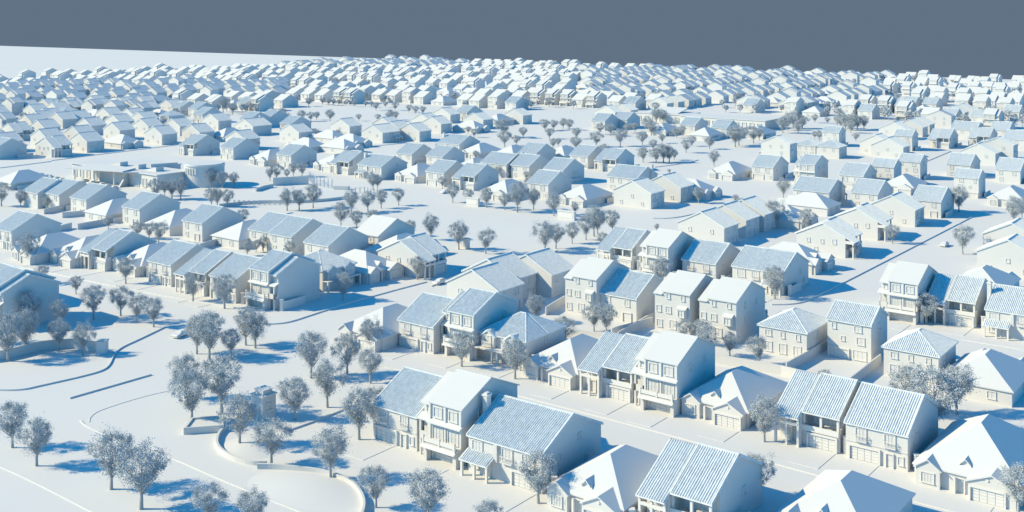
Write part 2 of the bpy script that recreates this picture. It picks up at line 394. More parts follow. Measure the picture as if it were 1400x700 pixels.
DIM = {'A':(10.5,17,6.0),'B':(9.4,15.5,9.6),'C':(11.2,17,6.0),'D':(13.5,19,3.0),'E':(11.2,12.5,5.8),'F':(15,17.3,6.0),'G':(12.5,15,5.6),'H':(9.8,10.5,8.2),'L':(16,22,3.0)}
NAME = {'A':'two_storey_house','B':'three_storey_house','C':'porch_house','D':'bungalow','E':'hipped_house','F':'wide_house','G':'dormer_house','H':'tall_house','L':'bungalow'}
DESC = {'A':'plain two-storey gabled house','B':'tall narrow three-storey house','C':'two-storey house with open upper porch','D':'low bungalow with smooth hipped roof','E':'square two-storey house with hipped roof','F':'wide two-storey house with porch roof','G':'two-storey house with two gable dormers','L':'large bungalow with smooth hipped roof','H':'tall plain house with small gabled roof'}
_cache = {}
def templ(t, tile, lod, flip):
    key = (t, tile, lod, flip)
    if key in _cache: return _cache[key]
    kw = {'chim': False} if (t == 'F' and flip) else {}
    P = MODEL[t](tile, lod, **kw); out = []
    def mk(n, mb):
        if flip: mb.v = [(-p[0], p[1], p[2]) for p in mb.v]
        return n, mb.mesh(n)
    for n, mb, sub in P:
        a = mk(n, mb); out.append((a[0], a[1], [mk(*s[:2]) for s in sub]))
    _cache[key] = out; return out

def tag(o, label, cat, group=None, kind=None):
    if label: o['label'] = label
    if cat: o['category'] = cat
    if group: o['group'] = group
    if kind: o['kind'] = kind
    return o
def link(name, me, parent=None):
    o = bpy.data.objects.new(name, me); COL.objects.link(o)
    if parent: o.parent = parent
    return o
ORD = 'zeroth first second third fourth fifth sixth seventh eighth ninth tenth eleventh twelfth thirteenth fourteenth fifteenth sixteenth seventeenth eighteenth nineteenth'.split()
TENS = {2:'twentieth',3:'thirtieth',4:'fortieth',5:'fiftieth',6:'sixtieth',7:'seventieth',8:'eightieth',9:'ninetieth'}
TN = {2:'twenty',3:'thirty',4:'forty',5:'fifty',6:'sixty',7:'seventy',8:'eighty',9:'ninety'}
def ordinal(n):
    if n < 20: return ORD[n]
    if n > 99: return str(n)+'th'
    return TENS[n//10] if n % 10 == 0 else TN[n//10]+'-'+ORD[n % 10]
# ------------------------------------------------------------------ survey of the houses
# (u, v) = eave corner between the wall facing -B and the wall facing +A, model, quarter turns, flags (m mirrored, s smooth roof, t tile roof)
ROWS = [
 ('in the row nearest the bottom edge', [(570,570,'A',0,''),(631,560,'B',0,'s'),(741,624,'F',0,''),(852,696,'D',0,''),(973,689,'C',0,''),(1188,740,'D',0,'')]),
 ('in the second row from the bottom', [(540,466,'D',0,''),(586,446,'A',0,''),(644,431,'B',0,'t'),(711,466,'G',0,''),(790,511,'D',0,''),(864,509,'C',0,''),(929,499,'B',0,'s'),(1019,563,'D',0,''),(1147,573,'C',0,''),(1241,596,'A',0,''),(1396,668,'L',0,'')]),
 ('in the row of plain house backs at centre right', [(681,399,'A',3,''),(709,380.7,'A',3,''),(746.4,379,'A',3,''),(816,382.6,'B',2,'ms'),(869,409,'A',2,''),(942.5,403.7,'B',2,'ms'),(1006,413.7,'B',2,'ms'),(1103,456,'E',2,''),(1191,445.7,'H',2,''),(1283,488,'E',2,''),(1383.6,536,'D',2,'')]),
 ('in the row above the plain house backs', [(864,341.4,'C',0,''),(913.6,338.6,'B',0,'s'),(978.6,361.4,'A',0,''),(1071,374,'F',0,'m'),(1110,362,'D',1,'')]),
 ('among the blank gables left of the diagonal road', [(990,312,'A',3,''),(1020,301.4,'A',3,''),(1045,294,'A',3,''),(1092,303,'D',1,''),(1131,285,'D',3,'')]),
 ('along the left kerb of the diagonal road at right', [(1160,327,'C',1,''),(1204,305,'C',1,''),(1251,287.5,'A',1,''),(1286.4,276.4,'A',2,'')]),
 ('along the lower right of the diagonal road', [(1254.3,388.9,'B',0,'s'),(1333,415,'C',0,''),(1442,437,'F',0,''),(1370,400,'D',2,''),(1421,354,'A',1,''),(1423,329,'A',1,'')]),
 ('in the row below the small right park', [(1005,238,'D',0,''),(1057,229.3,'A',0,''),(1113.6,225.7,'B',0,'t'),(1180,241.4,'A',0,''),(1248.6,257,'D',0,''),(1338,244.3,'H',0,''),(1400,275,'D',0,'')]),
 ('in the back row below the small right park', [(1133.6,263.6,'F',2,''),(1200,266,'A',2,''),(1222,229,'H',2,'')]),
 ('among the upper right houses', [(1080,197,'B',3,'t'),(1117,200,'E',2,''),(1145,202,'E',3,''),(1147,181.4,'H',2,''),(1258,222,'H',2,''),(1247,186.4,'H',2,''),(1235,201.4,'A',1,''),(1218,197,'A',1,''),(1240,178,'A',3,''),(1261.4,174.3,'A',3,''),(1271,170.7,'A',3,''),(1298,189,'C',0,''),(1335,178,'F',2,''),(1353,187,'C',0,''),(1379,178.6,'A',2,''),(1412,192,'F',2,''),(1361.4,210,'A',3,''),(1373,204,'A',3,''),(1385,199,'B',3,'t'),(1326.4,226.4,'A',2,''),(1395,233.6,'A',2,''),(1300.7,159,'B',3,'s'),(1318.6,154,'A',3,''),(1331,151,'A',3,''),(1365,157,'B',0,'ms'),(1280,157,'A',2,'s'),(1244,146,'B',0,'ms')]),
 ('in the row facing the central crossroads', [(398,213,'A',0,''),(455.7,226.4,'D',0,''),(477,222,'C',0,''),(521.4,228.6,'F',0,''),(571,241.4,'D',0,''),(607,237,'A',0,''),(648.6,242,'C',0,''),(700,266,'D',0,''),(743,252,'A',0,''),(802,273,'D',0,''),(890,265,'A',1,''),(930.7,257,'A',1,''),(962,264,'D',1,'')]),
 ('in the back row behind the central crossroads', [(563,211.4,'A',2,''),(605,215,'A',2,''),(655,233,'D',2,''),(685.7,225,'F',2,''),(723.6,228,'A',2,''),(770,233.6,'A',2,''),(870.7,245,'F',2,'')]),
 ('in the row below the central park', [(628,197.9,'F',0,''),(657,210,'D',0,''),(702,213,'D',0,''),(733,210.7,'C',0,''),(772,214,'D',0,''),(803.6,214.3,'A',0,''),(842,218.6,'C',0,'')]),
 ('in the row behind the round drum building', [(265,197.9,'C',0,''),(319,203,'A',0,''),(366,219,'D',0,'')]),
 ('in the lower left row facing the tree-lined park', [(15.7,317,'A',0,''),(58,350,'D',0,''),(103,352,'D',0,''),(143,343,'C',0,''),(190,363,'D',0,''),(234,363,'A',0,''),(281,375,'C',0,''),(322,384,'A',0,''),(376,373.7,'B',0,'mt'),(441,371,'G',1,''),(502,374,'D',1,''),(571,352,'C',1,'')]),
 ('in the left back row facing the low civic building', [(15,251,'D',2,''),(54,265,'A',2,''),(78.6,266.6,'A',2,''),(118,273.6,'A',2,''),(145,294.6,'D',2,''),(191,286.6,'A',2,''),(232,311,'D',2,''),(276.5,306,'A',2,''),(334,330,'D',2,''),(367,318,'A',2,''),(394,323.5,'A',2,''),(449,337,'A',2,''),(517,323,'A',2,'s'),(547,350,'D',2,'')]),
 ('at the left edge beside the curved wall', [('back',81,435,0,'B','mt'),('back',60,379,6,'A','')]),
 ('along the far left road', [(-6,203,'A',0,''),(6.4,194.3,'A',1,''),(20,179.3,'C',1,''),(72,200,'C',1,''),(63.6,188.6,'A',3,''),(61,175,'A',1,''),(57,162,'A',3,''),(48.6,152,'A',1,''),(119,194,'A',1,''),(110,184,'A',3,''),(106.4,161.4,'A',1,''),(87,153,'E',0,''),(127,143,'B',1,'s'),(164,167,'A',1,''),(150,157,'A',3,''),(163.6,178.6,'A',1,''),(165.7,197,'D',1,''),(198.6,163,'A',1,''),(183,158,'A',3,''),(221.4,184.3,'A',1,''),(203,173,'A',3,''),(273,181.4,'A',1,''),(246,173,'A',1,'')]),
 ('in the upper left centre', [(298.6,165.7,'A',1,''),(345.7,173,'F',3,''),(335,191,'A',3,''),(277,157,'A',0,''),(305.7,187,'D',2,''),(363,161.4,'A',0,''),(348,163,'A',2,''),(398,170,'A',0,''),(231,159,'E',0,'')]),
 ('beside the upper middle road', [(408.6,181.4,'A',1,''),(425,202,'D',3,''),(455,190,'D',1,''),(468,203,'D',1,''),(478,173,'A',1,''),(483.6,196,'D',1,''),(523,182,'F',1,'m'),(549,177.4,'A',1,''),(535,171,'A',3,''),(572,180,'A',1,''),(588.6,165.7,'A',1,''),(603,170,'A',3,''),(660.7,164.3,'A',1,''),(638.6,154,'A',0,''),(615.7,157,'A',3,''),(712,158.6,'A',1,''),(650,176,'D',1,''),(684,166,'D',0,'')]),
 ('beside the long low school', [(857,164,'A',2,''),(827,166,'A',2,''),(950,172,'A',2,''),(993,176,'A',2,''),(910,180,'D',2,''),(970,186,'D',2,''),(1043,184,'D',2,''),(841,154,'A',3,''),(862,151,'A',3,'')]),
]
houses = []     # dicts
def add_house(C, t, rot, fl, row, far=False):
    w, D, ze = DIM[t]
    ea, eb = (w, D) if rot % 2 == 0 else (D, w)
    c = C - AX*(ea/2) + BX*(eb/2)
    tile = ('t' in fl) or (t not in 'BDL' and 's' not in fl)
    houses.append(dict(c=c, t=t, rot=rot, flip='m' in fl, tile=tile, row=row, far=far, r=math.hypot(ea, eb)/2, ea=ea, eb=eb, ze=ze))
for phrase, L in ROWS:
    for e in L:
        if e[0] == 'back':       # known by its back corner instead
            _, u, v, z, t, fl = e; add_house(G(u, v, z) - BX*DIM[t][1], t, 0, fl, phrase); continue
        (u, v, t, rot, fl) = e
        add_house(G(u, v, DIM[t][2]), t, rot, fl, phrase)
def rect_gap(h, c, ea, eb):
    d = c - h['c']; return max(abs(d.dot(AX)) - (h['ea']+ea)/2, abs(d.dot(BX)) - (h['eb']+eb)/2)
def inpoly(x, y, P):
    r = False
    for (x1,y1),(x2,y2) in zip(P, P[1:]+P[:1]):
        if (y1 > y) != (y2 > y) and x < (x2-x1)*(y-y1)/(y2-y1)+x1: r = not r
    return r
if False:
    for i,h in enumerate(houses):
        for g in houses[:i]:
            q = rect_gap(g, h['c'], h['ea'], h['eb'])
            if q < -1: print('OVERLAP %.1f' % q, h['row'][:30], [round(x) for x in UV(h['c'])], h['t'], '|', g['row'][:30], [round(x) for x in UV(g['c'])], g['t'])
for it in range(60):      # neighbours that touch are eased apart
    mv = 0
    for i, h in enumerate(houses):
        for g in houses[:i]:
            d = h['c']-g['c']
            if abs(d.x) > 40 or abs(d.y) > 40: continue
            pa = (h['ea']+g['ea'])/2+.15-abs(d.dot(AX)); pb = (h['eb']+g['eb'])/2+.15-abs(d.dot(BX))
            if pa > 0 and pb > 0:
                ax, s, pn = (AX, d.dot(AX), pa) if pa < pb else (BX, d.dot(BX), pb)
                k = ax*(pn/2*(1 if s > 0 else -1)); h['c'] = h['c']+k; g['c'] = g['c']-k; mv += 1
    if not mv: break
print('ease', it)
# fill: the far streets, laid out on the same grid
VMIN = [(-60,112),(0,112),(30,110),(130,104.5),(250,99),(330,97),(400,92),(470,87),(540,84.5),(700,90.5),(1050,102),(1400,113.5),(1500,117)]
def vmin(u):
    for (a,b),(c,d) in zip(VMIN, VMIN[1:]):
        if a <= u <= c: return b+(d-b)*(u-a)/(c-a)
    return 999
VMAX = [(-60,200),(60,200),(240,176),(300,160),(395,147),(400,141),(600,143),(640,152),(700,151),(790,150),(800,152),(905,156),(912,152),(1060,156),(1080,158),(1170,163),(1300,172),(1500,185)]
def vmax(u):
    for (a,b),(c,d) in zip(VMAX, VMAX[1:]):
        if a <= u <= c: return b+(d-b)*(u-a)/(c-a)
    return 0
def zone(u, v):      # orientation of the far streets
    if u < 235 and v > 120: return 1
    if 330 < u < 640 and v < 97: return 1
    if 235 <= u < 400 and 118 < v < 140: return 1
    if 795 < u < 1215 and 98 < v < 152 and not (u < 900 and v > 138): return 1
    return 0
rf = random.Random(31)
fill = []
def try_fill(c, rot, t, fl, phrase_idx, z):
    w, D, ze = DIM[t]; ea, eb = (w, D) if rot % 2 == 0 else (D, w)
    u, v = UV(c)
    if not (-45 < u < 1445) or not (vmin(u) < v < vmax(u)) or zone(u, v) != z: return
    for h in houses:
        if abs(h['c'].x-c.x) < 40 and abs(h['c'].y-c.y) < 40 and rect_gap(h, c, ea, eb) < 1.6: return
    tile = v > 148 and t not in 'BD'
    houses.append(dict(c=c, t=t, rot=rot, flip='m' in fl, tile=tile, row=phrase_idx, far=True, r=math.hypot(ea,eb)/2, ea=ea, eb=eb, ze=ze))
b = 200; j = 0
while b < 2300:
    a = -2200 + rf.uniform(0, 10)
    while a < 900:
        t = rf.choice('AABBBDDACAA'); c = AX*a + BX*(b + rf.uniform(-1.5, 1.5))
        try_fill(c, 0 if j % 2 == 0 else 2, t, rf.choice(['', 'm', 'm']) if t != 'B' else 'm', ('a', j), 0)
        a += DIM[t][0] + rf.choice([3.5, 6, 8, 10, 13]) + (14 if rf.random() < .06 else 0)
    b += 36 if j % 2 == 0 else 58; j += 1
a = -2200; j = 0
while a < 900:
    b = 150
    while b < 2300:
        t = rf.choice('AABAADAC'); c = AX*(a + rf.uniform(-1.5, 1.5)) + BX*b
        try_fill(c, 1 if j % 2 == 0 else 3, t, rf.choice(['', 'm']), ('b', j), 1)
        b += DIM[t][0] + rf.choice([2.5, 4, 6, 8, 11]) + (14 if rf.random() < .06 else 0)
    a += 34 if j % 2 == 1 else 50; j += 1
survey = [h for h in houses if not h['far']]
fars = sorted([h for h in houses if h['far']], key=lambda h: h['c'].length)
NIND = 298
indiv = survey + fars[:NIND-len(survey)]; rest = fars[NIND-len(survey):]
print('houses', len(houses), 'survey', len(survey), 'rest', len(rest))

# labels
rows = {}
for h in indiv: rows.setdefault(h['row'], []).append(h)
farrows = [k for k in rows if isinstance(k, tuple)]
farrows.sort(key=lambda k: min(h['c'].length for h in rows[k]))
cnt = {'a': 0, 'b': 0}
fname = {}
for k in farrows:
    cnt[k[0]] += 1
    fname[k] = ('in the %s gable-on terrace of the far streets' if k[0] == 'b' else 'in the %s cross row of the far streets') % ordinal(cnt[k[0]])
for k, L in rows.items():
    L.sort(key=lambda h: UV(h['c'])[0])
    for i, h in enumerate(L):
        ph = fname.get(k, k); n = ordinal(i+1)
        h['label'] = 'white %s, %s from left %s' % (DESC[h['t']].replace('with smooth hipped roof', 'with hip roof').replace('with small gabled roof','') .strip(), n, ph)
        if len(h['label'].split()) > 16:
            h['label'] = '%s, %s from left %s' % (' '.join(DESC[h['t']].split()[:3]) if h['t'] != 'D' else 'low bungalow', n, ph)
for h in indiv:
    c = h['c']; u, v = UV(c)
    lod = 0 if v > 285 else (1 if v > 140 else 2)
    T = templ(h['t'], h['tile'], lod, h['flip'])
    o = link(NAME[h['t']], None)
    o.location = (c.x, c.y, 0); o.rotation_euler = (0, 0, YAW + h['rot']*math.pi/2)
    tag(o, h['label'], 'house', 'white houses of the suburb')
    for n, me, sub in T:
        p = link(n, me, o)
        for sn, sm in sub: link(sn, sm, p)
# the rest, too many to count
big = MB('roof')
V, Fc = [], []
for h in rest:
    P = MODEL[h['t']](False, 2); ang = YAW + h['rot']*math.pi/2; ca, sa = math.cos(ang), math.sin(ang)
    fx = -1 if h['flip'] else 1
    for n, mb, sub in P:
        if n == 'window': continue
        for q in [mb] + [s[1] for s in sub]:
            i = len(V)
            V += [(h['c'].x + ca*p[0]*fx - sa*p[1], h['c'].y + sa*p[0]*fx + ca*p[1], p[2]) for p in q.v]
            Fc += [tuple(i+k for k in f) for f in q.f]
big.v, big.f = V, Fc
if V:
    o = link('distant_houses', big.mesh('distant_houses')); tag(o, 'hundreds of tiny white houses filling the far edge of the suburb', 'houses', None, 'stuff')

# ------------------------------------------------------------------ ground, kerbs, walls
def wallline(name, pts, h, th, mat, label, cat, kind=None, group=None, px=True, sub=None, top=None):
    P = [G(*p) if px else Vector(p) for p in pts]
    mb = MB(mat); n = len(P); L = []; Rr = []
    for i, p in enumerate(P):
        d0 = (P[min(i+1, n-1)] - P[max(i-1, 0)]).normalized(); nn = Vector((-d0.y, d0.x, 0))
        L.append(p + nn*th/2); Rr.append(p - nn*th/2)
    i0 = len(mb.v)
    for a, b in zip(L, Rr):
        mb.v += [(a.x,a.y,-.05),(a.x,a.y,h),(b.x,b.y,h),(b.x,b.y,-.05)]
    for i in range(n-1):
        q = i0+4*i
        for k in range(4): mb.f.append((q+k, q+(k+1)%4, q+4+(k+1)%4, q+4+k))
    mb.f.append((i0+3,i0+2,i0+1,i0)); e = i0+4*(n-1); mb.f.append((e,e+1,e+2,e+3))
    o = link(name, mb.mesh(name))
    if kind: o['kind'] = kind; tag(o, label, None, group)
    else: tag(o, label, cat, group)
    return o
def smooth(pts, it=2):
    for _ in range(it):
        q = [pts[0]]
        for a, b in zip(pts, pts[1:]):
            q += [tuple(a[k]*.75+b[k]*.25 for k in (0,1)), tuple(a[k]*.25+b[k]*.75 for k in (0,1))]
        pts = q + [pts[-1]]
    return pts
# one sheet of ground; its far edge is the straight edge seen against the backdrop
e0, e1 = G(0, 62.6), G(1400, 109.3)
ed = (e1-e0).normalized()
q = [e0 - ed*2500, e1 + ed*1500]
gm = MB('ground')
far0, far1 = q
n0, n1 = Vector((-3500, -400, 0)), Vector((2500, -400, 0))
gm.prism([(n0.x,n0.y,0),(n1.x,n1.y,0),(far1.x,far1.y,0),(far0.x,far0.y,0)], (0,0,-3))
o = link('ground', gm.mesh('ground')); tag(o, 'plain pale ground sheet under the whole suburb', None, None, 'structure')
KERBS = [
 [(0,534.3),(17,534.5),(35,533),(52,529),(70,525),(110,516),(140,508),(150,500),(155,487),(163,477),(190,465),(225,448)],
 [(95,545.3),(150,529.5),(207,513)],
 [(122,577),(122,572),(128,566),(137,561),(170,550),(205,540),(240,532.5)],
 [(110,575),(116,582),(135,591),(150,597),(230,624),(290,651),(350,676),(420,704)],
 [(-10,634),(40,656),(125,700),(170,724)],
 [(367,444),(385,443),(400,440),(430,430),(470,417),(530,400),(583,386)],
 [(590,392),(612,381),(632,374),(642,364)],
 [(700,539),(719,544),(870,583),(1025,625),(1175,666),(1310,702)],
 [(1055,417.3),(1080,417),(1100,413.6),(1118,405),(1177,375),(1250,337.5),(1323,300),(1330,297)],
 [(1315,464.8),(1350,470.5),(1400,478.5),(1450,487)],
 [(893,299),(914,299.2),(936,296),(978,286),(1010,272)],
 [(749,351),(762,343)],
 [(70,220),(140,211),(250,197.5)],
 [(497,201.3),(560,195.3)],
 [(1262,223),(1300,207)],
 [(370,400),(400,409)],
 [(387,592),(430,577),(472,560)],
 [(1003,236)if False else (955,219),(935,224),(895,229)],
 [(0,230),(70,221)],
 [(500,499),(540,504),(700,539)],
 [(1026,272),(1090,282)] if False else [(357,300),(400,291)],
 [(0,360),(60,372),(200,401),(340,425)],
]
for i, k in enumerate(KERBS):
    wallline('kerb', smooth(k, 2), {2:.08,3:.15,4:.15,7:.16,9:.16}.get(i,.32), .24, 'kerb', 'low raised kerb along a street edge', None, 'structure')
# driveways: thin slabs in front of near houses
for h in indiv:
    u, v = UV(h['c'])
    if h['rot'] == 0 and v > 300:
        f = h['c'] - BX*(h['eb']/2); s = {'A':-2,'B':1.2,'C':2.6,'D':3.5,'F':4.2,'G':3}.get(h['t'], 2)
        m = MB('ground'); y0 = 2.2 if h['t'] in 'BDGL' else .2
        p = [f+AX*(s-2.6)-BX*y0, f+AX*(s+2.6)-BX*y0, f+AX*(s+2.6)-BX*8.5, f+AX*(s-2.6)-BX*8.5]
        m.prism([(a.x,a.y,.07) for a in p], (0,0,-.12)); o = link('driveway', m.mesh('driveway')); o['kind'] = 'structure'; o['label'] = 'pale driveway slab in front of a garage'
# garden walls: side walls between neighbours and the long back wall
gw = 0
nearrows = [ROWS[0][0], ROWS[1][0], ROWS[3][0], ROWS[6][0], ROWS[14][0]]
for rn in nearrows:
    L = [h for h in rows[rn] if h['rot'] == 0]; L.sort(key=lambda h: h['c'].dot(AX))
    for i, h in enumerate(L):
        g = L[i+1] if i+1 < len(L) else None
        x = h['c'] + AX*(h['ea']/2)
        if g and rect_gap(g, h['c'], h['ea'], h['eb']) < .7: continue
        gap = min(3.0, rect_gap(g, h['c'], h['ea'], h['eb'])) if g else 2.4
        s = x + AX*(gap*.55) - BX*(h['eb']/2 - 1.0)
        o = wallline('garden_wall', [tuple(s), tuple(s+BX*8)], 2.3, .25, 'wall', 'garden side wall right of the %s house %s' % (ordinal([k for k in sorted(rows[rn], key=lambda q: UV(q['c'])[0])].index(h)+1), rn), 'wall', None, 'garden walls between houses', px=False)
        p = MB('trim'); p.box(s.x-.4,s.x+.4,s.y-.4,s.y+.4,0,2.75); p.box(s.x-.5,s.x+.5,s.y-.5,s.y+.5,2.75,2.95); link('gate_post', p.mesh('gate_post'), o)
BW = [
 ([(700,443),(770,459),(900,483),(1068,513),(1180,541),(1300,565)], 'long wall behind the second row from the bottom'),
 ([(836,461),(892,445)], 'side wall left of the blue-roofed plain house back'),
 ([(845,466),(894,437.5)], 'side wall right of the blue-roofed plain house back'),
 ([(1075,509),(1132,477)], 'side wall right of the hip-roofed house back'),
 ([(1160,532),(1204,497)], 'side wall right of the tall plain house back'),
 ([(746,431),(772,415)], 'short wall left of the white-roofed house back'),
 ([(85,298),(170,290)], 'side wall left of the small white-roofed bungalow back'),
 ([(60,293),(105,283)], 'long shaded wall beside the far left house backs'),
 ([(80,317),(98,312)], 'short back wall with a gap at its left'),
 ([(106,314),(145,307)], 'back wall below the small white-roofed bungalow'),
 ([(273,342),(345,320)], 'side wall beside the white and blue bungalow back'),
 ([(210,312),(242,306)], 'short side wall left of the striped house back'),
 ([(1180,285),(1196,277)], 'short wall at the centre of the right back row'),
]
for pts, lab in BW:
    wallline('garden_wall', pts, 2.1, .3, 'wall', lab, 'wall', None, 'garden walls between houses')
# automatic rear walls for mid houses
for h in indiv:
    u, v = UV(h['c'])
    if 176 < v < 300 and h['rot'] in (0, 2) and not h['far']:
        s = h['c'] + AX*(h['ea']/2+1.2) + BX*(-(h['eb']/2-2) if h['rot']==2 else h['eb']/2-6)
        if any(rect_gap(g, s+BX*5, .4, 9) < .3 for g in houses if g is not h): continue
        wallline('garden_wall', [tuple(s), tuple(s+BX*9)], 1.9, .25, 'wall', 'low wall right of the %s house %s' % (ordinal(rows[h['row']].index(h)+1), h['row']), 'wall', None, 'garden walls between houses', px=False)

# park walls, berms, planters
o = wallline('curved_wall', smooth([(-30,497),(0,493),(25,487),(50,480),(75,477),(95,476),(110,477),(136,481)]), 2.2, .5, 'wall', 'tall curved retaining wall in the left park', 'wall')
pm = MB('wall'); c = G(140, 483); pm.box(c.x-1,c.x+1,c.y-1,c.y+1,0,2.7); pm.box(c.x-1.15,c.x+1.15,c.y-1.15,c.y+1.15,2.7,2.95); link('end_pier', pm.mesh('end_pier'), o)
wallline('ring_wall', smooth([(310,586),(300,594),(296,604),(297,613),(306,622),(322,630),(345,636),(365,636)]), 0.75, .45, 'wall', 'curved ring wall round the mound by the planter', 'wall')
wallline('curved_wall', smooth([(352,641),(375,641),(403,644),(437,648),(462,655),(482,664),(495,680),(499,697),(492,715)]), 0.9, .4, 'wall', 'curved low wall round the lower mound', 'wall')
pl = MB('wall'); Q = [G(251,594.5),G(306,590.5),G(303,577),(G(262,580))]
ci = sum(Q, Vector())/4
for a, b in zip(Q, Q[1:]+Q[:1]):
    ia, ib = a+(ci-a)*.12, b+(ci-b)*.12
    pl.prism([(a.x,a.y,1.25),(b.x,b.y,1.25),(ib.x,ib.y,1.25),(ia.x,ia.y,1.25)], (0,0,-1.25))
o = link('planter', pl.mesh('planter')); tag(o, 'raised four-sided planter under the left foreground trees', 'planter')
so = MB('ground'); so.prism([(p.x+(ci.x-p.x)*.11,p.y+(ci.y-p.y)*.11,.95) for p in Q], (0,0,-.9)); link('soil', so.mesh('soil'), o)
def mound(name, c, rx, ry, h, ang, label):
    mb = MB('ground'); n, m = 40, 10
    for j in range(m+1):
        t = j/m; z = h*(1-t*t)**1.5 - .02*(j==m) - .02
        for k in range(n):
            a = 2*math.pi*k/n; x, y = rx*t*math.cos(a), ry*t*math.sin(a)
            mb.v.append((c.x + x*math.cos(ang)-y*math.sin(ang), c.y + x*math.sin(ang)+y*math.cos(ang), z))
    for j in range(m):
        for k in range(n): mb.f.append((j*n+k, j*n+(k+1)%n, (j+1)*n+(k+1)%n, (j+1)*n+k))
    me = mb.mesh(name)
    for p in me.polygons: p.use_smooth = True
    tag(link(name, me), label, None, None, 'structure')
mound('mound', G(425,668), 12, 7.5, .7, YAW+.2, 'smooth low mound inside the lower curved wall')
mound('mound', G(345,612), 6.5, 6, .6, 0, 'smooth low mound inside the ring wall')
# monument tower at the park entry
c = G(360, 577)
def orient(o, p, yaw=YAW): o.location = (p.x, p.y, 0); o.rotation_euler = (0,0,yaw)
t = MB('wall'); t.box(-3.4,-.2,0,3.2,0,4.4)
o = link('gatehouse', None); orient(o, c); tag(o, 'small square gatehouse half hidden by trees at park entry', 'gatehouse')
link('wall', t.mesh('wall'), o)
t = MB('trim'); t.box(-3.6,0,-.2,3.4,4.4,4.65); t.box(-2.9,-.7,.5,2.7,4.65,5.4); t.box(-3.05,-.55,.35,2.85,5.4,5.55); link('roof', t.mesh('roof'), o)
n, m, s = door('f', 0, -1.8, 1.1, 2.3); p = link(n, m.mesh(n), o)
for sn, sm in s: link(sn, sm.mesh(sn), p)
n, m, s = window('r', -.2, 1.6, 1.8, 1.2, 1.2, 1); link(n, m.mesh(n), o)
# low sign walls beside the avenue
for (u, v, w, lab) in ((785,302,7.5,'low sign wall below the central bungalows'),(653.5,283,6,'low sign wall left of the crossroads trees')):
    c = G(u, v); o = link('sign_wall', None); orient(o, c); tag(o, lab, 'sign wall', 'low sign walls at the crossroads')
    m = MB('wall'); m.box(-w,0,0,1.2,0,3.0); link('wall', m.mesh('wall'), o)
    m = MB('trim'); m.box(-w-.2,.2,-.2,1.4,3.0,3.3); m.box(-w+.6,-.6,-.08,-.001,.8,2.4); link('panel', m.mesh('panel'), o)
c = G(638, 341); o = link('sign_wall', None); orient(o, c); tag(o, 'small stepped entry wall at the foot of an avenue tree', 'sign wall', 'low sign walls at the crossroads')
m = MB('wall'); m.box(-1.6,0,0,1.6,0,3.1); m.box(-4.0,-1.601,.2,1.2,0,1.5); link('wall', m.mesh('wall'), o)
m = MB('trim'); m.box(-1.8,.2,-.2,1.8,3.1,3.4); link('cap', m.mesh('cap'), o)
# pool terrace walls
o = wallline('terrace_wall', [(373,254),(398,252.5),(422,252)], 3.6, .6, 'wall', 'tall shaded wall at the left of the pool terrace', 'wall')
wallline('terrace_wall', [(350,262),(362,258),(373,256)], 1.5, .5, 'wall', 'low stepped wall left of the pool terrace', 'wall')
wallline('terrace_wall', smooth([(300,283),(350,277.5),(400,278),(440,276),(473,272)]), 1.2, .5, 'wall', 'long curved low wall below the pool terrace', 'wall')
o = wallline('terrace_wall', [(457,259),(477,259.5)], 1.6, 2.2, 'wall', 'small thick block wall on the pool terrace', 'wall')
def fence(pts, n, h, lab, rail=True):
    P = [G(*p) for p in pts]; f = link('picket_fence', None); f.location = P[0]; tag(f, lab, 'fence')
    L = [(b-a).length for a, b in zip(P, P[1:])]; T = sum(L)
    for k in range(n+1):
        d = T*k/n; i = 0
        while i < len(L)-1 and d > L[i]: d -= L[i]; i += 1
        p = P[i] + (P[i+1]-P[i]).normalized()*d - P[0]
        m = MB('trim'); m.box(p.x-.16,p.x+.16,p.y-.16,p.y+.16,0,h); m.box(p.x-.2,p.x+.2,p.y-.2,p.y+.2,h,h+.12); link('post', m.mesh('post'), f)
    r = MB('trim')
    for a, b in zip(P, P[1:]):
        a, b = a-P[0], b-P[0]
        for z in ((h*.25, h*.85) if rail else (h*.9,)): r.tube((a.x,a.y,z),(b.x,b.y,z),.07,n=4)
        if rail:
            k = int((b-a).length/.45)
            for q in range(k):
                p = a+(b-a)*(q/k); r.box(p.x-.04,p.x+.04,p.y-.04,p.y+.04,.1,h*.9)
    link('rails', r.mesh('rails'), f)
fence([(423,247),(431,253),(437,254.5),(454,258)], 9, 4.0, 'row of tall white posts round the pool terrace', False)
fence([(480,264),(500,263),(520,266)], 8, 2.2, 'low row of posts right of the pool terrace', False)
fence([(320,280),(345,280.5),(390,280)], 10, 1.9, 'thin railing fence between the left park trees')

# ------------------------------------------------------------------ civic buildings
C0 = G(215, 260); o = link('civic_building', None); orient(o, C0); tag(o, 'long flat-roofed civic building with sloping entrance canopy', 'public building')
Lc = 66
m = MB('wall'); m.box(-Lc,0,0,16,0,6.3); m.box(-Lc+8,-30,16.002,34,0,5.0); link('wall', m.mesh('wall'), o)
m = MB('roof')
m.box(-Lc-.4,.8,-.8,16.4,6.3,6.7); m.box(-Lc+7.6,-29.6,16.5,34.4,5.0,5.4)
link('roof', m.mesh('roof'), o)
for x in (-44,-30,-17):
    m = MB('wall'); m.prism([(x,5,6.702),(x+9,5,6.702),(x+9,5,8.7)], (0,4,0)); link('roof_light', m.mesh('roof_light'), o)
for i in range(12):
    x = -Lc+3+i*5.4
    if -40 < x < -22: continue
    n, mm, s = window('f', 0, x, .6, 2.6, 3.6, 2, .3); link(n, mm.mesh(n), o)
